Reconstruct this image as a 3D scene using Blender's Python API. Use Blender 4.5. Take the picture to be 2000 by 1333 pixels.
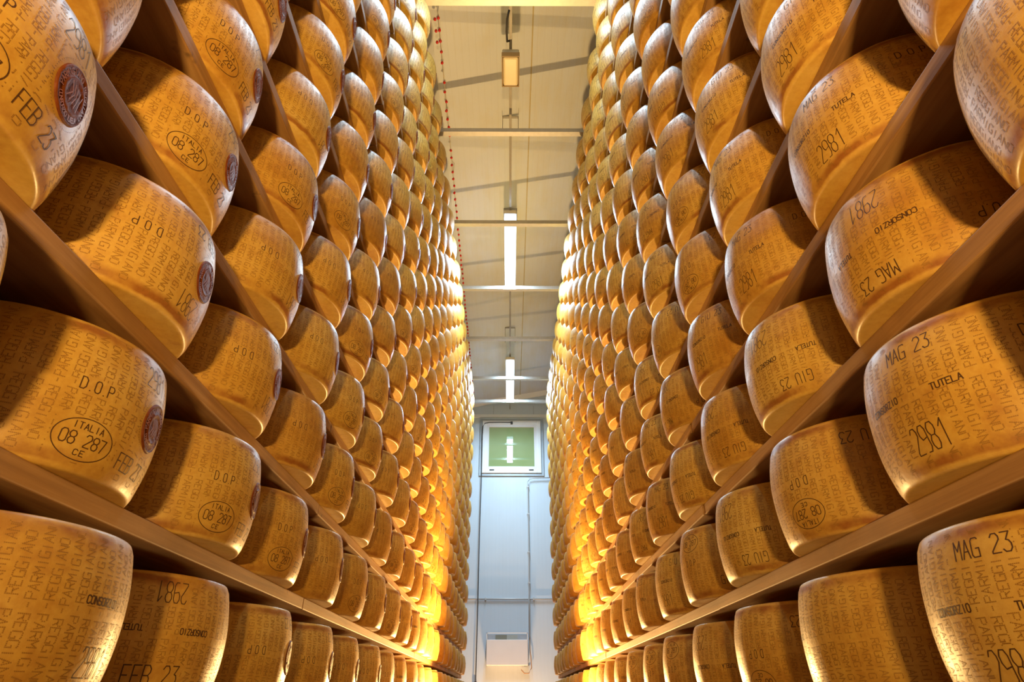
import bpy, bmesh, math, random
from math import sin, cos, tan, pi, radians, sqrt, atan, atan2, floor, ceil
from mathutils import Vector, Matrix, noise

random.seed(11)
S = bpy.context.scene
COL = S.collection
for o in list(bpy.data.objects):
    bpy.data.objects.remove(o)

# ------------------------------------------------------------------ camera
CAMZ = 1.40
PITCH = radians(30.3)
F = 1200.0
cd = bpy.data.cameras.new('camera')
cd.sensor_width = 36.0
cd.lens = F / 2000.0 * 36.0
cd.clip_start = 0.02
cam = bpy.data.objects.new('camera', cd)
COL.objects.link(cam)
cam.location = (0, 0, CAMZ)
cam.rotation_euler = (radians(90) + PITCH, 0, -0.0036)
S.camera = cam

# ------------------------------------------------------------------ world, exposure
w = bpy.data.worlds.new('world')
S.world = w
w.use_nodes = True
w.node_tree.nodes['Background'].inputs[0].default_value = (0.55, 0.5, 0.42, 1)
w.node_tree.nodes['Background'].inputs[1].default_value = 0.004
S.view_settings.view_transform = 'Standard'
S.view_settings.look = 'None'
S.view_settings.gamma = 1
S.view_settings.use_curve_mapping = False
S.view_settings.exposure = -0.08

TUBE_STRENGTH = 5.0
TUBE_POWER = 80.0
TUBE_COLOR = (0.59, 0.82, 1.0)
FLOOD_POWER = 205.0
REAR_POWER = 160.0
REAR_POS = Vector((0.0, -1.40, CAMZ - 0.03))
FLOOD_COLOR = (1.0, 0.61, 0.21)
FLOOD_POS = Vector((0.0, 5.85, CAMZ - 0.10))
WALL_FLOOD_POWER = 95.0

# ------------------------------------------------------------------ helpers
def project(p):
    x, y, z = p[0], p[1], p[2] - CAMZ
    zc = y * cos(PITCH) + z * sin(PITCH)
    up = z * cos(PITCH) - y * sin(PITCH)
    if zc < 0.05:
        return None
    return 995 + F * x / zc, 666.5 - F * up / zc, zc

def on_plane_y(px, py, d):
    """world x, z of a pixel on the vertical plane at distance d"""
    u = (px - 995) / F
    v = (666.5 - py) / F
    fy = cos(PITCH) - v * sin(PITCH)
    fz = sin(PITCH) + v * cos(PITCH)
    t = d / fy
    return u * t, CAMZ + fz * t

def on_plane_h(px, py, h):
    u = (px - 995) / F
    v = (666.5 - py) / F
    fy = cos(PITCH) - v * sin(PITCH)
    fz = sin(PITCH) + v * cos(PITCH)
    t = h / fz
    return u * t, fy * t

def mesh_obj(name, verts, faces, mat=None, parent=None, smooth=False, mats=None, midx=None):
    me = bpy.data.meshes.new(name)
    me.from_pydata(verts, [], faces)
    if mats:
        for m in mats:
            me.materials.append(m)
    elif mat:
        me.materials.append(mat)
    if midx:
        me.polygons.foreach_set('material_index', midx)
    if smooth:
        me.polygons.foreach_set('use_smooth', [True] * len(me.polygons))
    me.update()
    o = bpy.data.objects.new(name, me)
    COL.objects.link(o)
    if parent:
        o.parent = parent
    return o

def bm_obj(name, bm, mat, parent=None, smooth=False):
    me = bpy.data.meshes.new(name)
    bm.to_mesh(me)
    bm.free()
    me.materials.append(mat)
    if smooth:
        for p in me.polygons:
            p.use_smooth = True
    o = bpy.data.objects.new(name, me)
    COL.objects.link(o)
    if parent:
        o.parent = parent
    return o

def add_box(bm, x0, x1, y0, y1, z0, z1, bevel=0.0):
    r = bmesh.ops.create_cube(bm, size=1.0)
    vs = r['verts']
    for v in vs:
        v.co = Vector(((x0 + x1) / 2 + v.co.x * (x1 - x0), (y0 + y1) / 2 + v.co.y * (y1 - y0), (z0 + z1) / 2 + v.co.z * (z1 - z0)))
    if bevel > 0:
        es = set()
        for v in vs:
            for e in v.link_edges:
                es.add(e)
        bmesh.ops.bevel(bm, geom=list(es), offset=bevel, segments=2, profile=0.5, affect='EDGES')

def add_tube(bm, pts, r, seg=10, closed_ends=True):
    rings = []
    n = len(pts)
    pts = [Vector(p) for p in pts]
    for i, p in enumerate(pts):
        if i == 0:
            t = (pts[1] - pts[0])
        elif i == n - 1:
            t = (pts[-1] - pts[-2])
        else:
            t = (pts[i + 1] - pts[i]).normalized() + (pts[i] - pts[i - 1]).normalized()
        t.normalize()
        a = Vector((0, 0, 1)) if abs(t.z) < 0.9 else Vector((1, 0, 0))
        u = t.cross(a).normalized()
        v = t.cross(u)
        rings.append([bm.verts.new(p + (u * cos(2 * pi * k / seg) + v * sin(2 * pi * k / seg)) * r) for k in range(seg)])
    for i in range(n - 1):
        for k in range(seg):
            bm.faces.new((rings[i][k], rings[i][(k + 1) % seg], rings[i + 1][(k + 1) % seg], rings[i + 1][k]))
    if closed_ends:
        bm.faces.new(rings[0][::-1])
        bm.faces.new(rings[-1])

def empty(name, loc=(0, 0, 0)):
    o = bpy.data.objects.new(name, None)
    COL.objects.link(o)
    o.location = loc
    o.empty_display_size = 0.1
    return o

def tag(o, label=None, cat=None, group=None, kind=None):
    if label: o['label'] = label
    if cat: o['category'] = cat
    if group: o['group'] = group
    if kind: o['kind'] = kind
    return o

# ------------------------------------------------------------------ materials
def new_mat(name):
    m = bpy.data.materials.new(name)
    m.use_nodes = True
    nt = m.node_tree
    b = nt.nodes['Principled BSDF']
    return m, nt, b

def simple(name, color, rough=0.5, metal=0.0, noise_amt=0.15, scale=8.0, bump=0.0):
    m, nt, b = new_mat(name)
    tc = nt.nodes.new('ShaderNodeTexCoord')
    n = nt.nodes.new('ShaderNodeTexNoise')
    n.inputs['Scale'].default_value = scale
    n.inputs['Detail'].default_value = 5
    nt.links.new(tc.outputs['Object'], n.inputs['Vector'])
    mx = nt.nodes.new('ShaderNodeMix')
    mx.data_type = 'RGBA'
    mx.inputs[6].default_value = tuple(c * (1 - noise_amt) for c in color) + (1,)
    mx.inputs[7].default_value = tuple(min(1, c * (1 + noise_amt)) for c in color) + (1,)
    nt.links.new(n.outputs['Fac'], mx.inputs[0])
    nt.links.new(mx.outputs[2], b.inputs['Base Color'])
    b.inputs['Roughness'].default_value = rough
    b.inputs['Metallic'].default_value = metal
    if bump:
        bp = nt.nodes.new('ShaderNodeBump')
        bp.inputs['Strength'].default_value = bump
        bp.inputs['Distance'].default_value = 0.003
        nt.links.new(n.outputs['Fac'], bp.inputs['Height'])
        nt.links.new(bp.outputs[0], b.inputs['Normal'])
    return m

def math_node(nt, op, a, b=None, clamp=False):
    n = nt.nodes.new('ShaderNodeMath')
    n.operation = op
    n.use_clamp = clamp
    for i, v in enumerate((a, b)):
        if v is None: continue
        if isinstance(v, (int, float)):
            n.inputs[i].default_value = v
        else:
            nt.links.new(v, n.inputs[i])
    return n.outputs[0]

def mix_col(nt, fac, a, b, mode='MIX'):
    n = nt.nodes.new('ShaderNodeMix')
    n.data_type = 'RGBA'
    n.blend_type = mode
    for i, v in ((0, fac), (6, a), (7, b)):
        if isinstance(v, (int, float)):
            n.inputs[i].default_value = v
        elif isinstance(v, tuple):
            n.inputs[i].default_value = v + (1,) if len(v) == 3 else v
        else:
            nt.links.new(v, n.inputs[i])
    return n.outputs[2]

def noise_tex(nt, vec, scale, detail=4, rough=0.55):
    n = nt.nodes.new('ShaderNodeTexNoise')
    n.inputs['Scale'].default_value = scale
    n.inputs['Detail'].default_value = detail
    n.inputs['Roughness'].default_value = rough
    nt.links.new(vec, n.inputs['Vector'])
    return n.outputs['Fac']

def ramp(nt, fac, stops):
    r = nt.nodes.new('ShaderNodeValToRGB')
    cr = r.color_ramp
    while len(cr.elements) > len(stops):
        cr.elements.remove(cr.elements[-1])
    while len(cr.elements) < len(stops):
        cr.elements.new(0.5)
    for e, (p, c) in zip(cr.elements, stops):
        e.position = p
        e.color = c + (1,) if len(c) == 3 else c
    nt.links.new(fac, r.inputs[0])
    return r.outputs[0]

WH = 0.237     # wheel height
def rind_material():
    m, nt, b = new_mat('cheese_rind')
    tc = nt.nodes.new('ShaderNodeTexCoord')
    oi = nt.nodes.new('ShaderNodeObjectInfo')
    sep = nt.nodes.new('ShaderNodeSeparateXYZ')
    nt.links.new(tc.outputs['Object'], sep.inputs[0])
    off = nt.nodes.new('ShaderNodeVectorMath'); off.operation = 'ADD'
    sc = nt.nodes.new('ShaderNodeVectorMath'); sc.operation = 'SCALE'
    sc.inputs[0].default_value = (37.0, 19.0, 53.0)
    nt.links.new(oi.outputs['Random'], sc.inputs['Scale'])
    nt.links.new(tc.outputs['Object'], off.inputs[0])
    nt.links.new(sc.outputs[0], off.inputs[1])
    v = off.outputs[0]
    n1 = noise_tex(nt, v, 5.0, 5, 0.6)
    n2 = noise_tex(nt, v, 16.0, 5, 0.6)
    n3 = noise_tex(nt, v, 90.0, 3, 0.6)
    base = ramp(nt, n1, [(0.30, (0.44, 0.225, 0.034)), (0.48, (0.58, 0.345, 0.066)), (0.70, (0.66, 0.44, 0.125))])
    # brown oily blotches
    fb = ramp(nt, n2, [(0.56, (0, 0, 0)), (0.78, (1, 1, 1))])
    fb2 = math_node(nt, 'MULTIPLY', fb, 0.6)
    c1 = mix_col(nt, fb2, base, (0.33, 0.12, 0.02))
    # brown worn band near both rims  (v near 0.018 and WH-0.018)
    zc = math_node(nt, 'SUBTRACT', sep.outputs['Z'], WH / 2)
    za = math_node(nt, 'ABSOLUTE', zc)
    wob = math_node(nt, 'MULTIPLY', math_node(nt, 'SUBTRACT', n2, 0.5), 0.014)
    zb = math_node(nt, 'ADD', za, wob)
    band = ramp(nt, math_node(nt, 'DIVIDE', zb, WH / 2), [(0.76, (0, 0, 0)), (0.86, (1, 1, 1)), (0.92, (1, 1, 1)), (0.955, (0, 0, 0))])
    bandf = math_node(nt, 'MULTIPLY', math_node(nt, 'MULTIPLY', band, ramp(nt, n1, [(0.43, (0.12, 0.12, 0.12)), (0.56, (1, 1, 1))])), 0.85)
    c2 = mix_col(nt, bandf, c1, (0.27, 0.085, 0.015))
    # fine grain
    c3 = mix_col(nt, 0.22, c2, ramp(nt, n3, [(0.35, (0.45, 0.3, 0.12)), (0.65, (1, 0.9, 0.6))]), 'SOFT_LIGHT')
    # per wheel tone
    tone = ramp(nt, oi.outputs['Random'], [(0.0, (0.86, 0.80, 0.74)), (0.5, (1, 1, 1)), (1.0, (0.95, 1.0, 1.08))])
    c4 = mix_col(nt, 1.0, c3, tone, 'MULTIPLY')
    nt.links.new(c4, b.inputs['Base Color'])
    rr = ramp(nt, n2, [(0.3, (0.34, 0.34, 0.34)), (0.7, (0.52, 0.52, 0.52))])
    nt.links.new(rr, b.inputs['Roughness'])
    b.inputs['Specular IOR Level'].default_value = 0.5
    b.inputs['Coat Weight'].default_value = 0.0
    b.inputs['Coat Roughness'].default_value = 0.3
    h = math_node(nt, 'ADD', math_node(nt, 'MULTIPLY', n3, 0.35), n2)
    bp = nt.nodes.new('ShaderNodeBump')
    bp.inputs['Strength'].default_value = 0.3
    bp.inputs['Distance'].default_value = 0.0025
    nt.links.new(h, bp.inputs['Height'])
    nt.links.new(bp.outputs[0], b.inputs['Normal'])
    return m

def wood_material(name, c0, c1, c2):
    m, nt, b = new_mat(name)
    tc = nt.nodes.new('ShaderNodeTexCoord')
    mp = nt.nodes.new('ShaderNodeMapping')
    mp.inputs['Scale'].default_value = (14, 0.7, 22)
    nt.links.new(tc.outputs['Object'], mp.inputs[0])
    n = noise_tex(nt, mp.outputs[0], 2.2, 7, 0.62)
    n2 = noise_tex(nt, tc.outputs['Object'], 2.3, 5, 0.6)
    n3 = noise_tex(nt, tc.outputs['Object'], 14, 3, 0.6)
    base = ramp(nt, n, [(0.3, c0), (0.5, c1), (0.72, c2)])
    st = math_node(nt, 'MULTIPLY', ramp(nt, n2, [(0.5, (0, 0, 0)), (0.7, (1, 1, 1))]), 0.45)
    c = mix_col(nt, st, base, tuple(x * 0.5 for x in c0))
    sp = math_node(nt, 'MULTIPLY', ramp(nt, n3, [(0.68, (0, 0, 0)), (0.74, (1, 1, 1))]), 0.6)
    c = mix_col(nt, sp, c, (0.10, 0.06, 0.03))
    nt.links.new(c, b.inputs['Base Color'])
    b.inputs['Roughness'].default_value = 0.62
    bp = nt.nodes.new('ShaderNodeBump')
    bp.inputs['Strength'].default_value = 0.3
    bp.inputs['Distance'].default_value = 0.002
    nt.links.new(n, bp.inputs['Height'])
    nt.links.new(bp.outputs[0], b.inputs['Normal'])
    return m

def panel_material(name, color, stain, pitch, axis='X', stain_amt=0.5, groove=0.35, rough=0.45):
    """coated sandwich panel: fine ribs along one axis, soft stains"""
    m, nt, b = new_mat(name)
    tc = nt.nodes.new('ShaderNodeTexCoord')
    sep = nt.nodes.new('ShaderNodeSeparateXYZ')
    nt.links.new(tc.outputs['Object'], sep.inputs[0])
    u = math_node(nt, 'DIVIDE', sep.outputs[axis], pitch)
    fr = math_node(nt, 'FRACT', u)
    g = ramp(nt, fr, [(0.0, (0, 0, 0)), (0.05, (1, 1, 1)), (0.95, (1, 1, 1)), (1.0, (0, 0, 0))])
    n1 = noise_tex(nt, tc.outputs['Object'], 1.1, 6, 0.6)
    mp = nt.nodes.new('ShaderNodeMapping')
    mp.inputs['Scale'].default_value = (2.0, 0.35, 0.35) if axis == 'X' else (0.35, 2, 0.35)
    nt.links.new(tc.outputs['Object'], mp.inputs[0])
    n2 = noise_tex(nt, mp.outputs[0], 3.0, 5, 0.6)
    f = math_node(nt, 'MULTIPLY', ramp(nt, math_node(nt, 'MULTIPLY', math_node(nt, 'ADD', n1, n2), 0.5), [(0.47, (0, 0, 0)), (0.62, (1, 1, 1))]), stain_amt)
    c = mix_col(nt, f, color, stain)
    gi = math_node(nt, 'MULTIPLY', math_node(nt, 'SUBTRACT', 1.0, g), groove)
    c = mix_col(nt, gi, c, tuple(x * 0.72 for x in stain))
    nt.links.new(c, b.inputs['Base Color'])
    b.inputs['Roughness'].default_value = rough
    bp = nt.nodes.new('ShaderNodeBump')
    bp.inputs['Strength'].default_value = 0.5
    bp.inputs['Distance'].default_value = 0.001
    nt.links.new(g, bp.inputs['Height'])
    nt.links.new(bp.outputs[0], b.inputs['Normal'])
    return m

M_RIND = rind_material()
M_WOOD = wood_material('shelf_wood', (0.26, 0.128, 0.042), (0.39, 0.21, 0.07), (0.50, 0.295, 0.11))
M_INK = simple('stamp_ink', (0.075, 0.03, 0.008), 0.6, 0, 0.3, 60)
M_DOT = simple('dotted_stamp', (0.33, 0.165, 0.026), 0.55, 0, 0.25, 30)
M_SEAL = simple('seal_brown', (0.15, 0.036, 0.007), 0.55, 0, 0.5, 90, 0.6)
M_SEAL.node_tree.nodes['Principled BSDF'].inputs['Specular IOR Level'].default_value = 0.16
M_SEALTXT = simple('seal_relief', (0.30, 0.085, 0.018), 0.5, 0, 0.3, 60)
M_CEIL = panel_material('ceiling_panel', (0.60, 0.65, 0.74), (0.57, 0.56, 0.48), 0.065, 'X', 0.6, 0.2)
M_WALLP = panel_material('wall_panel', (0.58, 0.68, 0.78), (0.54, 0.61, 0.68), 0.065, 'X', 0.3, 0.12, 0.38)
M_SIDE = panel_material('side_panel', (0.16, 0.14, 0.12), (0.12, 0.10, 0.08), 0.1, 'Y', 0.4, 0.2)
M_STEEL = simple('galvanised_steel', (0.50, 0.50, 0.50), 0.42, 0.55, 0.15, 25)
M_STEELD = simple('dull_steel', (0.26, 0.25, 0.24), 0.5, 0.4, 0.15, 20)
M_FLOOR = simple('concrete_floor', (0.34, 0.32, 0.29), 0.5, 0, 0.2, 3)
M_BLACK = simple('black_rubber', (0.03, 0.03, 0.035), 0.5, 0, 0.2, 20)
M_WHITE = simple('white_enamel', (0.74, 0.75, 0.78), 0.35, 0, 0.04, 6)
M_GREYPIPE = simple('grey_conduit', (0.52, 0.54, 0.56), 0.4, 0.1, 0.08, 20)
M_RED = simple('red_bead', (0.62, 0.02, 0.015), 0.35, 0, 0.1, 60)
M_CORD = simple('pale_cord', (0.6, 0.55, 0.45), 0.6, 0, 0.1, 60)
M_DIFF = simple('unlit_diffuser', (0.80, 0.70, 0.50), 0.3, 0, 0.06, 12)
M_FRAME = simple('window_frame_white', (0.80, 0.84, 0.88), 0.3, 0, 0.03, 6)
M_FLASH = simple('grey_flashing', (0.36, 0.42, 0.48), 0.4, 0.3, 0.12, 10)

def emit(name, color, strength):
    m = bpy.data.materials.new(name)
    m.use_nodes = True
    nt = m.node_tree
    nt.nodes.clear()
    e = nt.nodes.new('ShaderNodeEmission')
    e.inputs[0].default_value = color + (1,)
    e.inputs[1].default_value = strength
    o = nt.nodes.new('ShaderNodeOutputMaterial')
    nt.links.new(e.outputs[0], o.inputs[0])
    return m
M_TUBE = emit('lit_diffuser', TUBE_COLOR, TUBE_STRENGTH)
M_FLOODGLASS = emit('lit_flood_glass', FLOOD_COLOR, 12.0)

def pane_material():
    m, nt, b = new_mat('green_pane')
    tc = nt.nodes.new('ShaderNodeTexCoord')
    n = noise_tex(nt, tc.outputs['Object'], 1.5, 2, 0.5)
    c = ramp(nt, n, [(0.3, (0.24, 0.33, 0.13)), (0.7, (0.31, 0.41, 0.21))])
    nt.links.new(c, b.inputs['Base Color'])
    b.inputs['Roughness'].default_value = 0.6
    b.inputs['Specular IOR Level'].default_value = 0.05
    b.inputs['Coat Weight'].default_value = 1.0
    b.inputs['Coat IOR'].default_value = 1.9
    b.inputs['Coat Roughness'].default_value = 0.0
    return m
M_PANE = pane_material()

# ------------------------------------------------------------------ the setting
XL, XR = 0.680, 0.690          # half aisle at the shelf edges
SHELF_DEEP = 0.60
PITCHZ = 0.310
H1 = 0.2927                    # height of shelf one above the lens
TH = 0.036
SPC = 0.4565
D_END = 11.5
CEIL0, CSLOPE = 5.36, 0.19
def shelf_h(k): return H1 + PITCHZ * (k - 1)

y0, y1 = -3.0, D_END
xl, xr = -(XL + SHELF_DEEP + 0.06), XR + SHELF_DEEP + 0.06
tag(mesh_obj('floor', [(xl, y0, -0.1), (xr, y0, -0.1), (xr, y1, -0.1), (xl, y1, -0.1), (xl, y0, 0), (xr, y0, 0), (xr, y1, 0), (xl, y1, 0)],
    [(3, 2, 1, 0), (4, 5, 6, 7), (0, 1, 5, 4), (1, 2, 6, 5), (2, 3, 7, 6), (3, 0, 4, 7)], M_FLOOR), kind='structure')
def ch(x): return CAMZ + CEIL0 + CSLOPE * x
cz = [(xl, y0), (xr, y0), (xr, y1), (xl, y1)]
tag(mesh_obj('ceiling', [(x, y, ch(x)) for x, y in cz] + [(x, y, ch(x) + 0.12) for x, y in cz],
    [(3, 2, 1, 0), (4, 5, 6, 7), (0, 1, 5, 4), (1, 2, 6, 5), (2, 3, 7, 6), (3, 0, 4, 7)], M_CEIL), kind='structure')
def wall(name, xa, xb, ya, yb, mat):
    vs = []
    for zf in (0, 1):
        for x, y in ((xa, ya), (xb, ya), (xb, yb), (xa, yb)):
            vs.append((x, y, 0 if zf == 0 else ch(x)))
    return tag(mesh_obj(name, vs, [(3, 2, 1, 0), (4, 5, 6, 7), (0, 1, 5, 4), (1, 2, 6, 5), (2, 3, 7, 6), (3, 0, 4, 7)], mat), kind='structure')
wall('wall_left', xl - 0.1, xl, y0, y1, M_SIDE)
wall('wall_right', xr, xr + 0.1, y0, y1, M_SIDE)
wall('wall_back', xl, xr, y0 - 0.1, y0, M_WALLP)
wall('wall_far', xl, xr, y1, y1 + 0.12, M_WALLP)

# trims on the far wall
def far_box(bm, px0, py0, px1, py1, thick, off=0.0, bevel=0.0):
    pm = (py0 + py1) / 2
    xa, _ = on_plane_y(px0, pm, D_END); xb, _ = on_plane_y(px1, pm, D_END)
    _, za = on_plane_y(0, py1, D_END); _, zb = on_plane_y(0, py0, D_END)
    add_box(bm, xa, xb, D_END - off - thick, D_END - off, za, zb, bevel)
    return xa, xb, za, zb
bm = bmesh.new()
_, zt = on_plane_y(0, 815, D_END)
add_box(bm, xl + 0.01, xr - 0.01, D_END - 0.03, D_END, zt - 0.015, zt + 0.015)
add_box(bm, xl + 0.01, xr - 0.01, D_END - 0.016, D_END, zt + 0.02, zt + 0.05)
tag(bm_obj('trim_1', bm, M_FRAME), kind='structure')
# sloping cornice where the roof meets the end wall
bm = bmesh.new()
vs = []
for x in (xl + 0.01, xr - 0.01):
    for (dy, dz) in ((0, 0), (-0.09, 0), (-0.02, -0.075), (0, -0.075)):
        vs.append(bm.verts.new((x, D_END + dy, ch(x) + dz)))
for i in range(4):
    bm.faces.new((vs[i], vs[(i + 1) % 4], vs[4 + (i + 1) % 4], vs[4 + i]))
bm.faces.new(vs[:4][::-1]); bm.faces.new(vs[4:])
tag(bm_obj('trim_2', bm, M_FRAME), kind='structure')
# panel joints of the end wall
bm = bmesh.new()
for px, py0, py1 in ((1041, 793, 812), (963, 793, 812)):
    far_box(bm, px - 0.4, py0, px + 0.4, py1, 0.004)
tag(bm_obj('trim_3', bm, M_FLASH), kind='structure')
# long ceiling joint
bm = bmesh.new()
for xx in (0.205, -0.79):
    z = ch(xx)
    add_box(bm, xx - 0.006, xx + 0.006, y0, y1, z - 0.004, z)
tag(bm_obj('trim_4', bm, simple('seam_sealant', (0.42, 0.36, 0.2), 0.6)), kind='structure')

# window
win = empty('window_1', (0, D_END, on_plane_y(0, 930, D_END)[1]))
tag(win, kind='structure')
def win_part(name, bm, mat):
    o = bm_obj(name, bm, mat)
    o.parent = win
    o.matrix_parent_inverse = Matrix.Translation(win.location).inverted()
    return o
_, wz0 = on_plane_y(0, 927, D_END); _, wz1 = on_plane_y(0, 824, D_END)
wx0, wx1 = -0.605, 0.64
bm = bmesh.new()
def frame_boxes(bm, x0, x1, z0, z1, t, ya, yb, bev=0.004):
    add_box(bm, x0, x0 + t, ya, yb, z0, z1, bev)
    add_box(bm, x1 - t, x1, ya, yb, z0, z1, bev)
    add_box(bm, x0 + t, x1 - t, ya, yb, z1 - t, z1, bev)
    add_box(bm, x0 + t, x1 - t, ya, yb, z0, z0 + t, bev)
px = lambda x, y: on_plane_y(x, y, D_END)
fx0 = px(941, 876)[0]; fx1 = px(1055.5, 876)[0]; fz0 = px(0, 926)[1]; fz1 = px(0, 824.5)[1]
frame_boxes(bm, fx0 - 0.05, fx1 + 0.05, fz0 - 0.05, fz1 + 0.05, 0.05, D_END - 0.03, D_END, 0.003)
win_part('window_surround', bm, M_FLASH)
bm = bmesh.new()
frame_boxes(bm, fx0, fx1, fz0, fz1, 0.075, D_END - 0.06, D_END - 0.002, 0.006)
win_part('window_frame', bm, M_FRAME)
bm = bmesh.new()
gx0, gx1, gz0, gz1 = px(948, 876)[0], px(1048.5, 876)[0], px(0, 920)[1], px(0, 829)[1]
gx0 = fx0 + 0.068; gx1 = fx1 - 0.068; gz0 = fz0 + 0.068; gz1 = fz1 - 0.068
frame_boxes(bm, gx0, gx1, gz0, gz1, 0.065, D_END - 0.045, D_END - 0.004, 0.004)
win_part('window_sash', bm, M_WHITE)
bm = bmesh.new()
add_box(bm, gx0 + 0.06, gx1 - 0.06, D_END - 0.025, D_END - 0.015, gz0 + 0.06, gz1 - 0.06)
win_part('window_pane', bm, M_PANE)
for hx in (gx0 + 0.13, gx1 - 0.13):
    bm = bmesh.new()
    add_box(bm, hx - 0.045, hx + 0.045, D_END - 0.075, D_END - 0.055, fz0 + 0.05, fz0 + 0.066, 0.003)
    win_part('window_hinge', bm, M_BLACK)

# ------------------------------------------------------------------ end wall things
# black cable: from the window catch, round the corner and down
yy = D_END - 0.075
pts = []
def wp(pxx, pyy, off=0.07):
    x, z = on_plane_y(pxx, pyy, D_END - off)
    return Vector((x, D_END - off, z))
raw = [wp(998, 825.5), wp(975, 825.3), wp(955, 825.5), wp(946, 827.5), wp(942.5, 833), wp(941.3, 850), wp(939.4, 940, 0.06), wp(936, 1040, 0.06), wp(933, 1180, 0.06), wp(929, 1330, 0.06), wp(927.6, 1345, 0.06)]
bm = bmesh.new()
add_tube(bm, raw, 0.008, 8)
cab = bm_obj('power_cable', bm, M_BLACK, smooth=True)
tag(cab, 'thin black cable running from the window top down the end wall', 'cable')
bm = bmesh.new()
p = wp(998.5, 826)
add_box(bm, p.x - 0.025, p.x + 0.02, p.y - 0.02, p.y + 0.05, p.z - 0.03, p.z + 0.02, 0.006)
c = bm_obj('cable_plug', bm, M_BLACK); c.parent = cab
bm = bmesh.new()
p = wp(928.5, 1337, 0.02)
add_box(bm, p.x - 0.02, p.x + 0.025, D_END - 0.05, D_END, p.z - 0.08, p.z + 0.035, 0.006)
c = bm_obj('switch_box', bm, simple('brown_box', (0.35, 0.16, 0.09), 0.5)); c.parent = cab

bm = bmesh.new()
raw = [wp(1072, 933.5, 0.065), wp(1040, 934.5, 0.065), wp(1034, 936, 0.065), wp(1030.5, 941, 0.065), wp(1030, 950, 0.065), wp(1032, 1060, 0.065), wp(1033, 1170, 0.065), wp(1033.6, 1245, 0.065)]
add_tube(bm, raw, 0.011, 8)
pipe = bm_obj('conduit_pipe', bm, M_GREYPIPE, smooth=True)
tag(pipe, 'grey conduit bending down the end wall right of the window', 'pipe')
for py in (953, 1006, 1080, 1140):
    bm = bmesh.new()
    p = wp(1030 + (py - 950) * 0.0152, py, 0.0)
    add_box(bm, p.x - 0.02, p.x + 0.02, D_END - 0.075, D_END - 0.001, p.z - 0.01, p.z + 0.01, 0.002)
    c = bm_obj('pipe_clip', bm, M_GREYPIPE); c.parent = pipe
# cable that loops out below the conduit beside the white box
bm = bmesh.new()
raw = [wp(1033.8, 1246, 0.035), wp(1034, 1262, 0.05), wp(1037, 1285, 0.06), wp(1038, 1305, 0.06), wp(1033, 1316, 0.06), wp(1024, 1316, 0.05), wp(1018, 1309, 0.04)]
add_tube(bm, raw, 0.008, 8)
tag(bm_obj('loose_cable', bm, simple('tan_cable', (0.45, 0.3, 0.2), 0.5), smooth=True), 'slack tan cable looping beside the white wall box', 'cable')

bm = bmesh.new()
z = on_plane_y(0, 1171, D_END)[1]
add_tube(bm, [(xl + 0.3, D_END - 0.03, z), (0.0, D_END - 0.03, z), (xr - 0.3, D_END - 0.03, z)], 0.014, 8)
hp = bm_obj('rail_pipe', bm, M_GREYPIPE, smooth=True)
tag(hp, 'horizontal pale rail pipe across the end wall above the white box', 'pipe')
for pxx in (948, 1042):
    bm = bmesh.new()
    x = on_plane_y(pxx, 1171, D_END)[0]
    add_box(bm, x - 0.012, x + 0.012, D_END - 0.05, D_END, z - 0.02, z + 0.02, 0.002)
    c = bm_obj('pipe_clip', bm, M_GREYPIPE); c.parent = hp

# white wall box (air unit) with a slotted top
unit = empty('wall_unit', (0, D_END, 0))
bx0, bz1 = on_plane_y(950, 1250, D_END - 0.25); bx1, bz0 = on_plane_y(1031.5, 1300, D_END - 0.25)
_, bzt = on_plane_y(0, 1236.5, D_END - 0.25)
unit.location = ((bx0 + bx1) / 2, D_END, bz0)
def upart(name, bm, mat, par=None):
    o = bm_obj(name, bm, mat)
    o.parent = par or unit
    o.matrix_parent_inverse = Matrix.Translation(unit.location).inverted()
    return o
bm = bmesh.new()
add_box(bm, bx0, bx1, D_END - 0.25, D_END, bz0, bz1, 0.006)
upart('housing', bm, M_WHITE)
bm = bmesh.new()
t = 0.012
add_box(bm, bx0, bx0 + t, D_END - 0.25, D_END - 0.24, bz1, bzt); add_box(bm, bx1 - t, bx1, D_END - 0.25, D_END - 0.24, bz1, bzt)
add_box(bm, bx0, bx1, D_END - 0.25, D_END - 0.24, bzt - t, bzt)
add_box(bm, bx0, bx0 + t, D_END - 0.24, D_END, bzt - t, bzt); add_box(bm, bx1 - t, bx1, D_END - 0.24, D_END, bzt - t, bzt)
upart('top_frame', bm, M_FRAME)
bm = bmesh.new()
bw = bx1 - bx0
add_box(bm, bx0 + t, bx1 - t, D_END - 0.06, D_END - 0.04, bz1, bzt - t)
upart('slot_back', bm, simple('slot_grey', (0.42, 0.42, 0.44), 0.6))
bm = bmesh.new()
add_box(bm, bx0 + 0.21 * bw, bx0 + 0.49 * bw, D_END - 0.10, D_END - 0.07, bz1, bzt - t - 0.01)
upart('slot_vent', bm, simple('slot_olive', (0.24, 0.22, 0.16), 0.6))
bm = bmesh.new()
add_box(bm, bx0 + 0.49 * bw, bx0 + 0.75 * bw, D_END - 0.12, D_END - 0.07, bz1, bzt - t - 0.01)
upart('slot_cover', bm, simple('slot_pale', (0.40, 0.39, 0.34), 0.6))
tag(unit, 'white box unit with slotted top fixed low on the end wall', 'wall unit')

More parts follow.
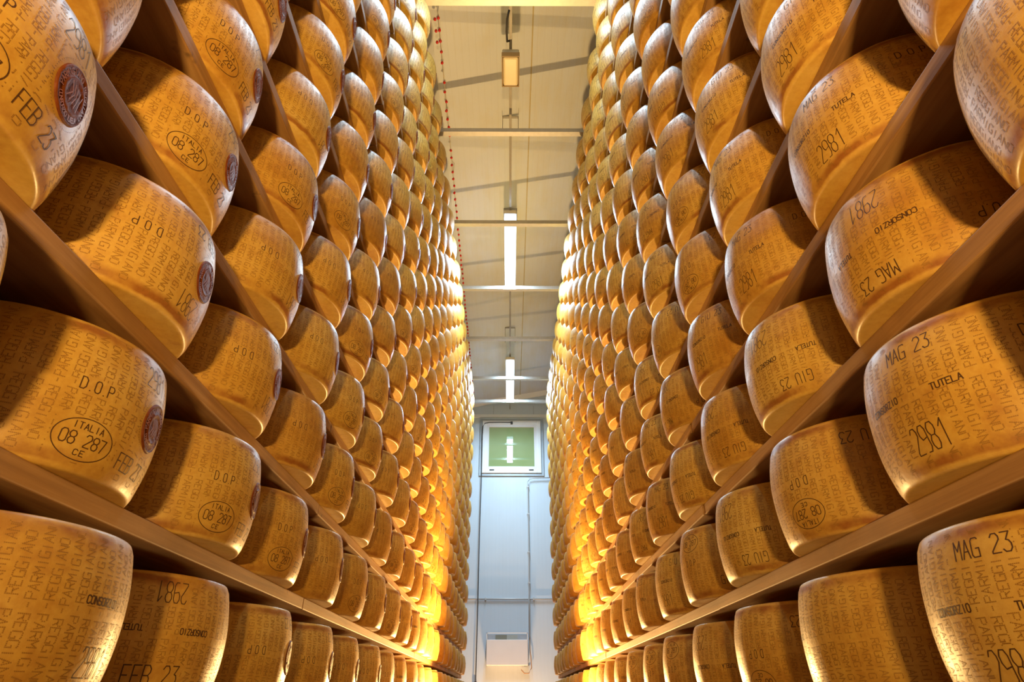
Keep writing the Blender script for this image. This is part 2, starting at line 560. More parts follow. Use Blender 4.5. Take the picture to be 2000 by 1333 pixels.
# ------------------------------------------------------------------ racks
ROWS = range(-4, 15)
JMAX = 20
Y_L = 0.97
Y_R = 0.935
CXO = 0.139       # wheel centre behind the shelf edge
RB = 0.215
bars_y = [5, 262, 440, 567, 665, 742, 787]
H_BAR = 4.74
bar_d = [on_plane_h(995, yy_, H_BAR)[1] for yy_ in bars_y]
posts_d = [bar_d[0] - 1.32 * 2, bar_d[0] - 1.32] + bar_d
RACK_Y0, RACK_Y1 = -0.55, Y_L + SPC * (JMAX - 1) + 0.24
def rack(side):
    X = XL if side < 0 else XR
    e = empty('storage_rack', (side * (X + SHELF_DEEP / 2), RACK_Y0, 0))
    inv = Matrix.Translation(e.location).inverted()
    def part(name, bm, mat):
        o = bm_obj(name, bm, mat); o.parent = e; o.matrix_parent_inverse = inv
        return o
    for k in list(ROWS) + [15]:
        z = CAMZ + shelf_h(k)
        if k == 15:
            z = CAMZ + shelf_h(15)
        bm = bmesh.new()
        xa, xb = side * X, side * (X + SHELF_DEEP)
        if k == 15:
            xa = side * (X + 0.14)
        # boards laid end to end, each a hair off the next
        rnd = random.Random(k * 7 + side)
        y = RACK_Y0
        while y < RACK_Y1 - 0.01:
            L = 2.74
            yb_ = min(RACK_Y1, y + L)
            dx = rnd.uniform(-0.002, 0.002) * side
            add_box(bm, min(xa + dx, xb), max(xa + dx, xb), y + 0.0015, yb_ - 0.0015, z - TH, z, 0.003)
            y = yb_
        part('shelf_board', bm, M_WOOD)
    for d in posts_d:
        if d < RACK_Y0: continue
        for xx in (X + 0.44, X + SHELF_DEEP - 0.005):
            pass
        bm = bmesh.new()
        xc = side * (X + SHELF_DEEP + 0.022)
        add_box(bm, xc - 0.02, xc + 0.02, d - 0.03, d + 0.03, 0, CAMZ + H_BAR, 0.004)
        part('upright', bm, M_STEELD)
    tag(e, 'tall wooden shelf rack filled with cheese wheels on the %s of the aisle' % ('left' if side < 0 else 'right'), 'rack', 'wooden racks either side of the aisle')
    return e
rack(-1)
rack(1)

# ------------------------------------------------------------------ cheese wheel surface
def barrel_r(v):
    t = 2 * v / WH - 1
    return 0.1980 + 0.0170 * (1 - abs(t) ** 2.0)
VAR_N = 3
def wob(a, v, var):
    # soft irregularity of a hand-turned wheel
    return 0.0016 * noise.noise(Vector((cos(a) * 1.3 + var * 7.3, sin(a) * 1.3, v * 7))) + 0.0008 * noise.noise(Vector((cos(a) * 4 + var * 3.1, sin(a) * 4, v * 22)))
def surf(a, v, off, var=0):
    r = barrel_r(min(max(v, 0.004), WH - 0.004)) + wob(a, v, var) + off
    return (r * cos(a), r * sin(a), v)

def wheel_profile():
    prof = [(0.0, 0.0), (0.10, 0.0), (0.189, 0.0), (0.1912, 0.0), (0.1940, 0.0007), (0.1962, 0.0024), (0.1980, 0.0058), (barrel_r(0.014), 0.014)]
    n = 14
    for i in range(1, n):
        v = 0.014 + (WH - 0.028) * i / n
        prof.append((barrel_r(v), v))
    top = [(r, WH - z) for r, z in prof[:8]][::-1]
    return prof + top

def make_wheel_mesh(name, seg, var, step=1):
    prof = wheel_profile()
    if step > 1:
        prof = [prof[i] for i in (0, 2, 5, 7, 10, 13, 15, 18, 21, 23, 26, 28)]
    verts = [(0, 0, 0)]
    faces = []
    rows = []
    for (r, v) in prof[1:-1]:
        row = []
        for s in range(seg):
            a = 2 * pi * s / seg
            rr = r + (wob(a, v, var) if step == 1 else 0)
            row.append(len(verts))
            verts.append((rr * cos(a), rr * sin(a), v))
        rows.append(row)
    top = len(verts)
    verts.append((0, 0, WH))
    for s in range(seg):
        faces.append((0, rows[0][(s + 1) % seg], rows[0][s]))
        faces.append((top, rows[-1][s], rows[-1][(s + 1) % seg]))
    for i in range(len(rows) - 1):
        for s in range(seg):
            faces.append((rows[i][s], rows[i][(s + 1) % seg], rows[i + 1][(s + 1) % seg], rows[i + 1][s]))
    return verts, faces

# ------------------------------------------------------------------ stroke lettering
FONT = {
 'A': [[(0,0),(2,6),(4,0)],[(0.9,2.2),(3.1,2.2)]],
 'B': [[(0,0),(0,6),(2.8,6),(4,5),(4,4),(3,3.1),(0,3.1)],[(3,3.1),(4,2.2),(4,1),(2.8,0),(0,0)]],
 'C': [[(4,5),(3,6),(1,6),(0,5),(0,1),(1,0),(3,0),(4,1)]],
 'D': [[(0,0),(0,6),(2.6,6),(4,4.6),(4,1.4),(2.6,0),(0,0)]],
 'E': [[(4,6),(0,6),(0,0),(4,0)],[(0,3.1),(3,3.1)]],
 'F': [[(4,6),(0,6),(0,0)],[(0,3.1),(3,3.1)]],
 'G': [[(3.9,5.6),(3.2,6),(0.8,6),(0,5.2),(0,0.8),(0.8,0),(4,0),(4,2.7),(2.2,2.7)]],
 'I': [[(2,0),(2,6)]],
 'L': [[(0,6),(0,0),(4,0)]],
 'M': [[(0,0),(0,6),(2,2.8),(4,6),(4,0)]],
 'N': [[(0,0),(0,6),(4,0),(4,6)]],
 'O': [[(1,0),(0,1),(0,5),(1,6),(3,6),(4,5),(4,1),(3,0),(1,0)]],
 'P': [[(0,0),(0,6),(3,6),(4,5),(4,3.8),(3,2.9),(0,2.9)]],
 'R': [[(0,0),(0,6),(3,6),(4,5),(4,3.8),(3,3),(0,3)],[(2,3),(4,0)]],
 'S': [[(4,5.1),(3,6),(1,6),(0,5),(0,4),(1,3.1),(3,2.9),(4,2),(4,1),(3,0),(1,0),(0,0.9)]],
 'T': [[(0,6),(4,6)],[(2,6),(2,0)]],
 'U': [[(0,6),(0,1),(1,0),(3,0),(4,1),(4,6)]],
 'Z': [[(0,6),(4,6),(0,0),(4,0)]],
 '0': [[(1,0),(0,1),(0,5),(1,6),(3,6),(4,5),(4,1),(3,0),(1,0)]],
 '1': [[(1,4.4),(3,6),(3,0)]],
 '2': [[(0,5),(1,6),(3,6),(4,5),(4,4),(0,0.6),(0,0),(4,0)]],
 '3': [[(0,6),(4,6),(2,3.6),(3.2,3.3),(4,2.3),(4,1),(3,0),(1,0),(0,0.8)]],
 '7': [[(0,6),(4,6),(1.6,0)]],
 '8': [[(1,3.1),(0,4),(0,5),(1,6),(3,6),(4,5),(4,4),(3,3.1),(1,3.1),(0,2.1),(0,1),(1,0),(3,0),(4,1),(4,2.1),(3,3.1)]],
 '9': [[(4,3.2),(1,2.8),(0,3.8),(0,5),(1,6),(3,6),(4,5),(4,1),(3,0),(1,0)]],
 '-': [[(0.4,3),(3.6,3)]],
 ' ': [], '.': [[(1.8,0),(2.2,0)]],
}
def ribbon(verts, faces, pts, mapf, w, step=0.004):
    """flat ribbon along a polyline given in surface metres; mapf (x,y)->3D"""
    for (ax, ay), (bx, by) in zip(pts[:-1], pts[1:]):
        L = sqrt((bx - ax) ** 2 + (by - ay) ** 2)
        if L < 1e-6: continue
        n = max(1, int(ceil(L / step)))
        dx, dy = (bx - ax) / L, (by - ay) / L
        nx, ny = -dy * w / 2, dx * w / 2
        ex, ey = dx * w * 0.3, dy * w * 0.3
        b0 = len(verts)
        for i in range(n + 1):
            t = i / n
            x, y = ax + (bx - ax) * t, ay + (by - ay) * t
            if i == 0: x -= ex; y -= ey
            if i == n: x += ex; y += ey
            verts.append(mapf(x - nx, y - ny)); verts.append(mapf(x + nx, y + ny))
        for i in range(n):
            q = b0 + 2 * i
            faces.append((q, q + 2, q + 3, q + 1))

def text_strokes(txt, h, wch, gap, rot=0.0):
    """centred stroke polylines in metres"""
    adv = wch + gap
    total = adv * len(txt) - gap
    out = []
    for i, c in enumerate(txt):
        for st in FONT[c]:
            pl = []
            for (gx, gy) in st:
                x = -total / 2 + i * adv + gx / 4 * wch
                y = -h / 2 + gy / 6 * h
                pl.append((x * cos(rot) - y * sin(rot), x * sin(rot) + y * cos(rot)))
            out.append(pl)
    return out, total

def build_imprint(name, marks, holes, var, off=0.0004):
    """marks: (kind, text, angle deg, height v, h, wch, gap, rot deg, line w)"""
    verts, faces, mi = [], [], []
    Rm = 0.213
    # big stamps
    for (kind, txt, adeg, v0, h, wch, gap, rot, lw) in marks:
        a0 = radians(adeg)
        mapf = lambda x, y, a0=a0, v0=v0: surf(a0 + x / Rm, v0 + y, off * 1.4, var)
        if kind == 'text':
            sts, tot = text_strokes(txt, h, wch, gap, radians(rot))
            for pl in sts:
                ribbon(verts, faces, pl, mapf, lw)
        elif kind == 'ellipse':
            pl = [(h * cos(2 * pi * i / 40), wch * sin(2 * pi * i / 40)) for i in range(41)]
            ribbon(verts, faces, pl, mapf, lw)
        elif kind == 'dotring':
            for i in range(70):
                t = 2 * pi * i / 70
                x, y = h * cos(t), wch * sin(t)
                q = len(verts); d = lw / 2
                verts += [mapf(x - d, y - d), mapf(x + d, y - d), mapf(x + d, y + d), mapf(x - d, y + d)]
                faces.append((q, q + 1, q + 2, q + 3))
    mi += [0] * len(faces)
    # dotted columns of words all around the visible sides
    rnd = random.Random(var * 13 + 5)
    colp = 0.0222
    chh, chw, adv = 0.0136, 0.0080, 0.0103
    n = int(2 * pi * Rm / colp)
    for ci in range(n):
        a0 = 2 * pi * ci / n
        ad = (math.degrees(a0) + 180) % 360 - 180
        if abs(ad) > 118: continue
        words = ('REGGIANO', 'PARMIGIANO') if ci % 2 == 0 else ('PARMIGIANO', 'REGGIANO')
        jit = rnd.uniform(-0.004, 0.004)
        for up, wd in ((1, '-' + words[0]), (-1, words[1])):
            for i, c in enumerate(wd):
                base = (i + 0.15) * adv if up == 1 else (i + 0.6) * adv
                for st in FONT[c]:
                    # sample dots along strokes
                    for (ax, ay), (bx, by) in zip(st[:-1], st[1:]):
                        A = (ax / 4 * chw, (ay / 6 - 0.5) * chh); B = (bx / 4 * chw, (by / 6 - 0.5) * chh)
                        L = sqrt((A[0] - B[0]) ** 2 + (A[1] - B[1]) ** 2)
                        m = max(1, int(round(L / 0.0022)))
                        for q in range(m):
                            t = q / m
                            lx = base + A[0] + (B[0] - A[0]) * t
                            ly = A[1] + (B[1] - A[1]) * t
                            # rotate +90 (reads upward) or -90 (reads downward)
                            if up == 1: x, y = -ly, lx
                            else: x, y = ly, -lx
                            vv = WH / 2 + jit + y
                            if vv < 0.012 or vv > WH - 0.012: continue
                            aa = ad + math.degrees(x / Rm)
                            skip = False
                            for (ha, hv, hw, hh) in holes:
                                if abs(math.radians(aa - ha) * Rm) < hw and abs(vv - hv) < hh:
                                    skip = True; break
                            if skip: continue
                            an = radians(aa); d = 0.00078; da = d / Rm
                            qn = len(verts)
                            verts.append(surf(an - da, vv - d, off, var)); verts.append(surf(an + da, vv - d, off, var))
                            verts.append(surf(an + da, vv + d, off, var)); verts.append(surf(an - da, vv + d, off, var))
                            faces.append((qn, qn + 1, qn + 2, qn + 3)); mi.append(1)
    me = bpy.data.meshes.new(name)
    me.from_pydata(verts, [], faces)
    me.materials.append(M_INK); me.materials.append(M_DOT)
    me.polygons.foreach_set('material_index', mi)
    me.update()
    return me

def build_seal(adeg, v0, var):
    a0 = radians(adeg); Rm = 0.213
    RX, RY = 0.041, 0.043
    verts, faces = [], []
    rr = [0, .12, .25, .38, .50, .56, .60, .64, .68, .82, .88, .92, .97, 1.0, 1.03]
    hh = [.0011, .0008, .0014, .0008, .0010, .0026, .0028, .0026, .0008, .0008, .0010, .0028, .0028, .0010, -.0012]
    seg = 48
    m = lambda x, y, o: surf(a0 + x / Rm, v0 + y, o, var)
    verts.append(m(0, 0, hh[0]))
    for i in range(1, len(rr)):
        for s in range(seg):
            t = 2 * pi * s / seg
            x, y = RX * rr[i] * cos(t), RY * rr[i] * sin(t)
            n = 0.0007 * noise.noise(Vector((x * 160, y * 160, 3.3))) if rr[i] < 1 else 0
            verts.append(m(x, y, hh[i] + n))
    for s in range(seg):
        faces.append((0, 1 + s, 1 + (s + 1) % seg))
    for i in range(len(rr) - 2):
        for s in range(seg):
            a = 1 + i * seg + s; b = 1 + i * seg + (s + 1) % seg
            faces.append((a, a + seg, b + seg, b))
    me = bpy.data.meshes.new('seal')
    me.from_pydata(verts, [], faces)
    me.materials.append(M_SEAL)
    me.polygons.foreach_set('use_smooth', [True] * len(me.polygons))
    me.update()
    # lettering round the ring + small engraved wheel in the middle
    verts, faces = [], []
    def ringtext(txt, start, end, rad, h, top=True):
        n = len(txt)
        for i, c in enumerate(txt):
            ang = start + (end - start) * (i + 0.5) / n
            ca, sa = cos(ang), sin(ang)
            for st in FONT[c]:
                pl = []
                for gx, gy in st:
                    lx = (gx / 4 - 0.5) * h * 0.62; ly = (gy / 6 - 0.5) * h
                    if top: tx, ty = sa, -ca; ox, oy = ca, sa
                    else: tx, ty = -sa, ca; ox, oy = -ca, -sa
                    pl.append((ca * rad * RX / .043 + lx * tx + ly * ox, sa * rad * RY / .043 + lx * ty + ly * oy))
                ribbon(verts, faces, pl, lambda x, y: m(x, y, 0.0023), 0.0012, 0.003)
    ringtext('PARMIGIANO REGGIANO', radians(200), radians(-20), 0.0335, 0.0078)
    ringtext('CONSORZIO TUTELA', radians(215), radians(325), 0.0335, 0.0068, False)
    for i in range(5):
        x = -0.016 + i * 0.008
        ribbon(verts, faces, [(x, -0.014), (x * 0.7 + 0.003, 0.0), (x, 0.014)], lambda x, y: m(x, y, 0.0023), 0.0016, 0.003)
    me2 = bpy.data.meshes.new('seal_lettering')
    me2.from_pydata(verts, [], faces)
    me2.materials.append(M_SEALTXT)
    me2.update()
    return me, me2

T = 'text'
def date_marks(txt, a, v, flip=0):
    return (T, txt, a, v, 0.0255, 0.0108, 0.0034, 180 if flip else 0, 0.0017)
DESIGNS = {}
# left rack, right way up: D.O.P, oval mark, seal to the far side, number above, date below
DESIGNS['left_up'] = dict(
    marks=[(T, 'D.O.P', -27, 0.130, 0.019, 0.0085, 0.0022, 0, 0.0016),
           ('ellipse', '', -24, 0.048, 0.048, 0.031, 0, 0, 0.0014),
           (T, 'ITALIA', -24, 0.067, 0.0098, 0.0062, 0.0024, 0, 0.0013),
           (T, '08 287', -24, 0.047, 0.019, 0.0095, 0.003, 0, 0.0016),
           (T, 'CE', -24, 0.028, 0.008, 0.0062, 0.004, 0, 0.0013),
           (T, '2981', 5, 0.196, 0.036, 0.0125, 0.0035, 0, 0.0014),
           date_marks('FEB 23', 6, 0.040),
           ('dotring', '', 12, 0.118, 0.048, 0.051, 0, 0, 0.0011),
           (T, 'CONSORZIO', -88, 0.12, 0.010, 0.0056, 0.0024, 0, 0.0016)],
    holes=[(-27, 0.130, 0.031, 0.013), (-24, 0.048, 0.050, 0.033), (5, 0.196, 0.036, 0.023), (6, 0.040, 0.050, 0.019), (12, 0.118, 0.047, 0.050), (-88, 0.12, 0.034, 0.007)],
    seal=(12, 0.118))
# left rack, turned over: same marks upside down
DESIGNS['left_flip'] = dict(
    marks=[(T, 'D.O.P', -35, 0.128, 0.019, 0.0085, 0.0022, 180, 0.0016),
           (T, '2981', 2, 0.044, 0.037, 0.0125, 0.0035, 180, 0.0014),
           date_marks('FEB 23', 3, 0.200, 1),
           ('dotring', '', 10, 0.118, 0.048, 0.051, 0, 0, 0.0011),
           (T, 'TUTELA', -82, 0.118, 0.010, 0.006, 0.0016, 180, 0.0016)],
    holes=[(-35, 0.128, 0.031, 0.013), (2, 0.044, 0.038, 0.023), (3, 0.200, 0.050, 0.019), (10, 0.118, 0.047, 0.050), (-82, 0.118, 0.027, 0.007)],
    seal=(10, 0.118))
DESIGNS['plain_number'] = dict(
    marks=[(T, '2981', -37, 0.200, 0.038, 0.012, 0.004, 180, 0.0017),
           (T, 'CONSORZIO', -20, 0.132, 0.0105, 0.0058, 0.0018, 180, 0.0018),
           (T, 'TUTELA', -54, 0.134, 0.010, 0.006, 0.0016, 180, 0.0016),
           (T, 'FEB 23', -38, 0.055, 0.034, 0.013, 0.005, 0, 0.002)],
    holes=[(-37, 0.200, 0.036, 0.022), (-20, 0.132, 0.036, 0.007), (-54, 0.134, 0.027, 0.007), (-38, 0.055, 0.058, 0.021)],
    seal=None)
DESIGNS['plain_word'] = dict(
    marks=[(T, '2981', 6, 0.062, 0.038, 0.012, 0.004, 0, 0.0017),
           (T, 'CONSORZIO', 0, 0.140, 0.0105, 0.0058, 0.0018, 0, 0.0018)],
    holes=[(6, 0.062, 0.036, 0.022), (0, 0.140, 0.036, 0.007)],
    seal=None)
def right_design(date, up, variant):
    s = 1 if up else -1
    f = 0 if up else 180
    vv = lambda v: v if up else WH - v
    if variant == 0:   # date above, number below
        mk = [date_marks(date, 20 if up else 14, vv(0.198), not up), (T, '2981', 17 if up else 20, vv(0.052), 0.041, 0.012, 0.004, f, 0.0016),
              (T, 'TUTELA' if up else 'CONSORZIO', 32, vv(0.120), 0.0105, 0.0062, 0.0018, f, 0.0017), (T, 'CONSORZIO' if up else 'TUTELA', 0, vv(0.125), 0.0105, 0.0056, 0.0024, f, 0.0017),
              (T, 'D.O.P', 68, vv(0.165), 0.019, 0.0085, 0.0022, f, 0.0016)]
        hl = [(18, vv(0.198), 0.050, 0.018), (18, vv(0.052), 0.038, 0.024), (32, vv(0.12), 0.038, 0.007), (0, vv(0.125), 0.036, 0.007), (68, vv(0.165), 0.031, 0.013)]
    elif variant == 1:
        mk = [date_marks(date, 34, vv(0.198), not up), (T, '2981', 12, vv(0.058), 0.041, 0.0135, 0.004, f, 0.0016),
              (T, 'CONSORZIO', 16, vv(0.128), 0.0105, 0.0056, 0.0024, f, 0.0017), (T, 'TUTELA', 46, vv(0.128), 0.0105, 0.0062, 0.0018, f, 0.0017)]
        hl = [(34, vv(0.198), 0.050, 0.018), (12, vv(0.058), 0.038, 0.024), (16, vv(0.128), 0.034, 0.007), (46, vv(0.128), 0.029, 0.007)]
    else:              # oval and D.O.P only
        mk = [('ellipse', '', 20, vv(0.185), 0.046, 0.030, 0, 0, 0.0014), (T, 'ITALIA', 20, vv(0.204), 0.0098, 0.0062, 0.0024, f, 0.0013),
              (T, '08 287', 20, vv(0.184), 0.018, 0.0095, 0.003, f, 0.0016), (T, 'CE', 20, vv(0.166), 0.008, 0.0062, 0.004, f, 0.0013),
              (T, 'D.O.P', 20, vv(0.118), 0.019, 0.0085, 0.0022, f, 0.0016), date_marks(date, 62, vv(0.05), not up)]
        hl = [(20, vv(0.185), 0.049, 0.033), (20, vv(0.118), 0.031, 0.013), (62, vv(0.05), 0.050, 0.018)]
    return dict(marks=mk, holes=hl, seal=None)
DESIGNS['mag_up'] = right_design('MAG 23', True, 0)
DESIGNS['mag_flip'] = right_design('MAG 23', False, 0)
DESIGNS['giu_up'] = right_design('GIU 23', True, 1)
DESIGNS['giu_flip'] = right_design('GIU 23', False, 1)
DESIGNS['oval_up'] = right_design('GIU 23', True, 2)
DESIGNS['oval_flip'] = right_design('GIU 23', False, 2)
DESC = {'left_up': 'dark seal and oval mark', 'left_flip': 'dark seal, inverted stamps', 'plain_number': 'stamps but no seal', 'plain_word': 'no seal, one stamped word',
        'mag_up': 'upright MAG 23', 'mag_flip': 'inverted MAG 23', 'giu_up': 'upright GIU 23', 'giu_flip': 'inverted GIU 23', 'oval_up': 'upright oval mark', 'oval_flip': 'inverted oval mark'}

BODY = []
for var in range(VAR_N):
    vs, fs = make_wheel_mesh('wheel', 112, var)
    me = bpy.data.meshes.new('cheese_wheel_%d' % var)
    me.from_pydata(vs, [], fs)
    me.materials.append(M_RIND)
    me.polygons.foreach_set('use_smooth', [True] * len(me.polygons))
    me.update()
    BODY.append(me)
PROTO = {}
for i, (nm, d) in enumerate(DESIGNS.items()):
    var = i % VAR_N
    imp = build_imprint('stamped_lettering', d['marks'], d['holes'], var)
    seal = build_seal(d['seal'][0], d['seal'][1], var) if d['seal'] else None
    PROTO[nm] = (var, imp, seal)

# ------------------------------------------------------------------ the wheels
def wheel_spots():
    out = []
    for side in (-1, 1):
        for k in ROWS:
            for j in range(0 if side < 0 else 0, JMAX + 1):
                X = (XL if side < 0 else XR) + CXO
                y = (Y_L if side < 0 else Y_R) + SPC * (j - 1)
                out.append((side, k, j, side * X, y, CAMZ + shelf_h(k)))
    return out
def in_view(x, y, z, side):
    best = 0
    for dz in (0.01, WH / 2, WH - 0.01):
        for s in range(12):
            a = 2 * pi * s / 12
            px_, py_ = x + 0.21 * cos(a), y + 0.21 * sin(a)
            if (px_ - x) * (-side) < -0.05: continue
            p = project((px_, py_, z + dz))
            if p and 2 < p[0] < 1998 and 2 < p[1] < 1331:
                best += 1
    return best
spots = wheel_spots()
vis, rest = [], []
for s in spots:
    if in_view(s[3], s[4], s[5], s[0]) >= 1:
        dist = sqrt(s[3] ** 2 + s[4] ** 2 + (s[5] + WH / 2 - CAMZ) ** 2)
        vis.append((dist, s))
    else:
        rest.append(s)
vis.sort(key=lambda t: t[0])
order = {}
for side in (-1, 1):
    for k in ROWS:
        row = sorted([s for d, s in vis if s[0] == side and s[1] == k], key=lambda s: s[4])
        for n, s in enumerate(row):
            order[(side, k, s[2])] = n + 1
LOWK = min(s[1] for d, s in vis)
ORD = ['zeroth', 'first', 'second', 'third', 'fourth', 'fifth', 'sixth', 'seventh', 'eighth', 'ninth', 'tenth', 'eleventh', 'twelfth', 'thirteenth', 'fourteenth', 'fifteenth', 'sixteenth', 'seventeenth', 'eighteenth', 'nineteenth', 'twentieth', 'twenty-first', 'twenty-second']
FIX = {(-1, 1, 1): 'left_up', (-1, 1, 2): 'left_up', (-1, 1, 3): 'left_up', (-1, 1, 4): 'left_flip', (-1, 2, 0): 'left_up', (-1, 2, 1): 'left_flip', (-1, 2, 2): 'left_flip', (-1, 2, 3): 'left_flip',
       (-1, 2, 4): 'left_up', (-1, 3, 1): 'left_up', (-1, 3, 2): 'left_flip', (-1, 4, 1): 'left_up', (-1, 3, 3): 'left_flip', (-1, 4, 2): 'left_up', (-1, 4, 3): 'left_flip', (-1, 5, 2): 'left_flip',
       (-1, 0, 1): 'plain_word', (-1, 0, 2): 'plain_number', (-1, 0, 3): 'left_flip',
       (1, 1, 1): 'mag_up', (1, 2, 1): 'mag_flip', (1, 3, 1): 'mag_up', (1, 0, 1): 'mag_up', (1, 0, 2): 'plain_number', (1, 0, 3): 'oval_flip', (1, 0, 4): 'giu_flip', (1, 1, 2): 'oval_flip', (1, 1, 3): 'giu_flip',
       (1, 1, 4): 'oval_up', (1, 2, 2): 'giu_flip', (1, 2, 3): 'giu_flip', (1, 3, 2): 'mag_up', (1, 3, 3): 'giu_up', (1, 4, 2): 'mag_up', (1, 4, 1): 'giu_up', (1, 4, 3): 'oval_flip'}
# how far single wheels sit in from the shelf edge compared with their row
DXO = {(-1, 2, 0): -.006, (-1, 1, 1): .0175, (-1, 2, 1): .001, (-1, 3, 1): .021, (-1, 4, 1): .028, (-1, 5, 1): .020, (-1, 0, 1): -.014, (-1, 1, 2): -.001, (-1, 2, 2): .006, (-1, 3, 2): .001, (-1, 4, 2): .006, (-1, 5, 2): .010,
       (1, 1, 1): .010, (1, 2, 1): .018, (1, 3, 1): .013, (1, 4, 1): .013, (1, 0, 1): .008, (1, 2, 2): .003, (1, 3, 2): .004, (1, 4, 2): .008}
def place_wheel(s):
    side, k, j, x, y, z = s
    rnd = random.Random((side + 2) * 1000 + k * 40 + j)
    if (side, k, j) in FIX:
        dn = FIX[(side, k, j)]; amp = 2.0
    elif side < 0:
        dn = rnd.choice(['left_up', 'left_flip', 'left_flip', 'left_flip', 'plain_number'] if k < 2 else ['left_up', 'left_flip', 'left_flip']); amp = 5
    else:
        dn = rnd.choice(['mag_up', 'mag_flip', 'giu_up', 'giu_flip', 'giu_flip', 'oval_up', 'oval_flip']); amp = 16
    var, imp, seal = PROTO[dn]
    o = bpy.data.objects.new('cheese_wheel', BODY[var])
    COL.objects.link(o)
    dxo = DXO.get((side, k, j))
    if dxo is None:
        dxo = 0.006 + rnd.uniform(-.005, .005) + (0.010 if j <= 1 and k > 3 else 0)
    x += side * dxo
    o.location = (x, y + rnd.uniform(-.004, .004), z + 0.0002)
    rz = radians(rnd.uniform(-amp, amp)) + (0 if side < 0 else pi)
    o.rotation_euler = (0, 0, rz)
    c = bpy.data.objects.new('stamped_lettering', imp); COL.objects.link(c); c.parent = o
    if seal:
        c = bpy.data.objects.new('seal', seal[0]); COL.objects.link(c); c.parent = o
        c['label'] = 'dark brown embossed seal'
        g = bpy.data.objects.new('seal_lettering', seal[1]); COL.objects.link(g); g.parent = c
    sd = 'left' if side < 0 else 'right'
    o['label'] = 'cheese wheel with %s, %s rack, %s shelf up, %s from camera' % (DESC[dn], sd, ORD[k - LOWK + 1], ORD[order[(side, k, j)]])
    o['category'] = 'cheese wheel'
    o['group'] = 'cheese wheels on the %s rack' % sd
    return o
for d, s in vis[:300]:
    place_wheel(s)
rest += [s for d, s in vis[300:]]

# every remaining wheel, far away or out of frame, in one object
wv, wf = make_wheel_mesh('far', 40, 0, 2)
sv, sf = [], []
for i in range(14):
    t = 2 * pi * i / 14
    sv.append(surf(0.037 * cos(t) / 0.213, WH / 2 + 0.04 * sin(t), 0.002))
sf = [tuple(range(14))]
V, FC, MI, SM = [], [], [], []
for s in rest:
    side, k, j, x, y, z = s
    rnd = random.Random((side + 2) * 1000 + k * 40 + j)
    rz = rnd.uniform(0, 0.2) + (0 if side < 0 else pi)
    ca, sa = cos(rz), sin(rz)
    dx, dy = rnd.uniform(-.006, .006), rnd.uniform(-.005, .005)
    def put(vs, fs, mi):
        b = len(V)
        for (a, bb, c_) in vs:
            V.append((x + dx + a * ca - bb * sa, y + dy + a * sa + bb * ca, z + c_ + 0.0002))
        for f in fs:
            FC.append(tuple(q + b for q in f)); MI.append(mi)
    put(wv, wf, 0)
    if side < 0 and rnd.random() < 0.55:
        put(sv, sf, 1)
st = mesh_obj('distant_cheese_wheels', V, FC, smooth=True, mats=[M_RIND, M_SEAL], midx=MI)
tag(st, 'hundreds of small distant cheese wheels filling the far ends of both racks', 'cheese wheels', kind='stuff')

# ------------------------------------------------------------------ tie beams over the aisle
for i, d in enumerate(bar_d):
    bm = bmesh.new()
    zb = CAMZ + H_BAR
    xa, xb = -(XL + SHELF_DEEP + 0.04), XR + SHELF_DEEP + 0.04
    # open channel: web and two flanges
    tk = 0.004; wd = 0.055; hg = 0.05
    add_box(bm, xa, xb, d - wd / 2, d + wd / 2, zb, zb + tk)
    add_box(bm, xa, xb, d - wd / 2, d - wd / 2 + tk, zb + tk, zb + hg)
    add_box(bm, xa, xb, d + wd / 2 - tk, d + wd / 2, zb + tk, zb + hg)
    o = bm_obj('tie_beam', bm, M_STEEL)
    wh = ['nearest of the beams, at the top edge of the photo', 'just beyond the unlit lamp', 'across the near end of the nearer lit tube lamp', 'at the far end of the nearer lit tube lamp',
          'between the two lit tube lamps', 'across the middle of the farther lit tube lamp', 'farthest of the beams, above the window'][i]
    tag(o, 'grey steel beam, ' + wh, 'beam', 'steel tie beams over the aisle')

# ------------------------------------------------------------------ lamps under the roof
H_L = 4.86
zc_ = CAMZ + H_L
# conduit rail along the aisle
bm = bmesh.new()
add_box(bm, -0.012, 0.012, -0.6, D_END - 0.3, zc_ + 0.115, zc_ + 0.14)
rail = bm_obj('lamp_rail', bm, M_STEELD)
tag(rail, 'long thin steel rail carrying the lamps down the middle of the roof', 'rail')
for yb_ in (-420, 228, 408, 640):
    # U-shaped bracket screwed to the roof and clamped round the rail
    d = on_plane_h(995, yb_, CEIL0 - 0.01)[1]
    bm = bmesh.new()
    hw = 0.082
    add_box(bm, -hw - 0.004, hw + 0.004, d - 0.014, d + 0.014, ch(0) - 0.022, ch(-hw) - 0.0005)
    add_tube(bm, [(-hw, d, ch(-hw) - 0.01), (-hw, d, zc_ + 0.20)], 0.0035, 6)
    add_tube(bm, [(hw, d, ch(0) - 0.01), (hw, d, zc_ + 0.20)], 0.0035, 6)
    add_tube(bm, [(0, d, zc_ + 0.13), (0, d, ch(0))], 0.006, 6)
    c = bm_obj('hanger', bm, M_STEELD); c.parent = rail

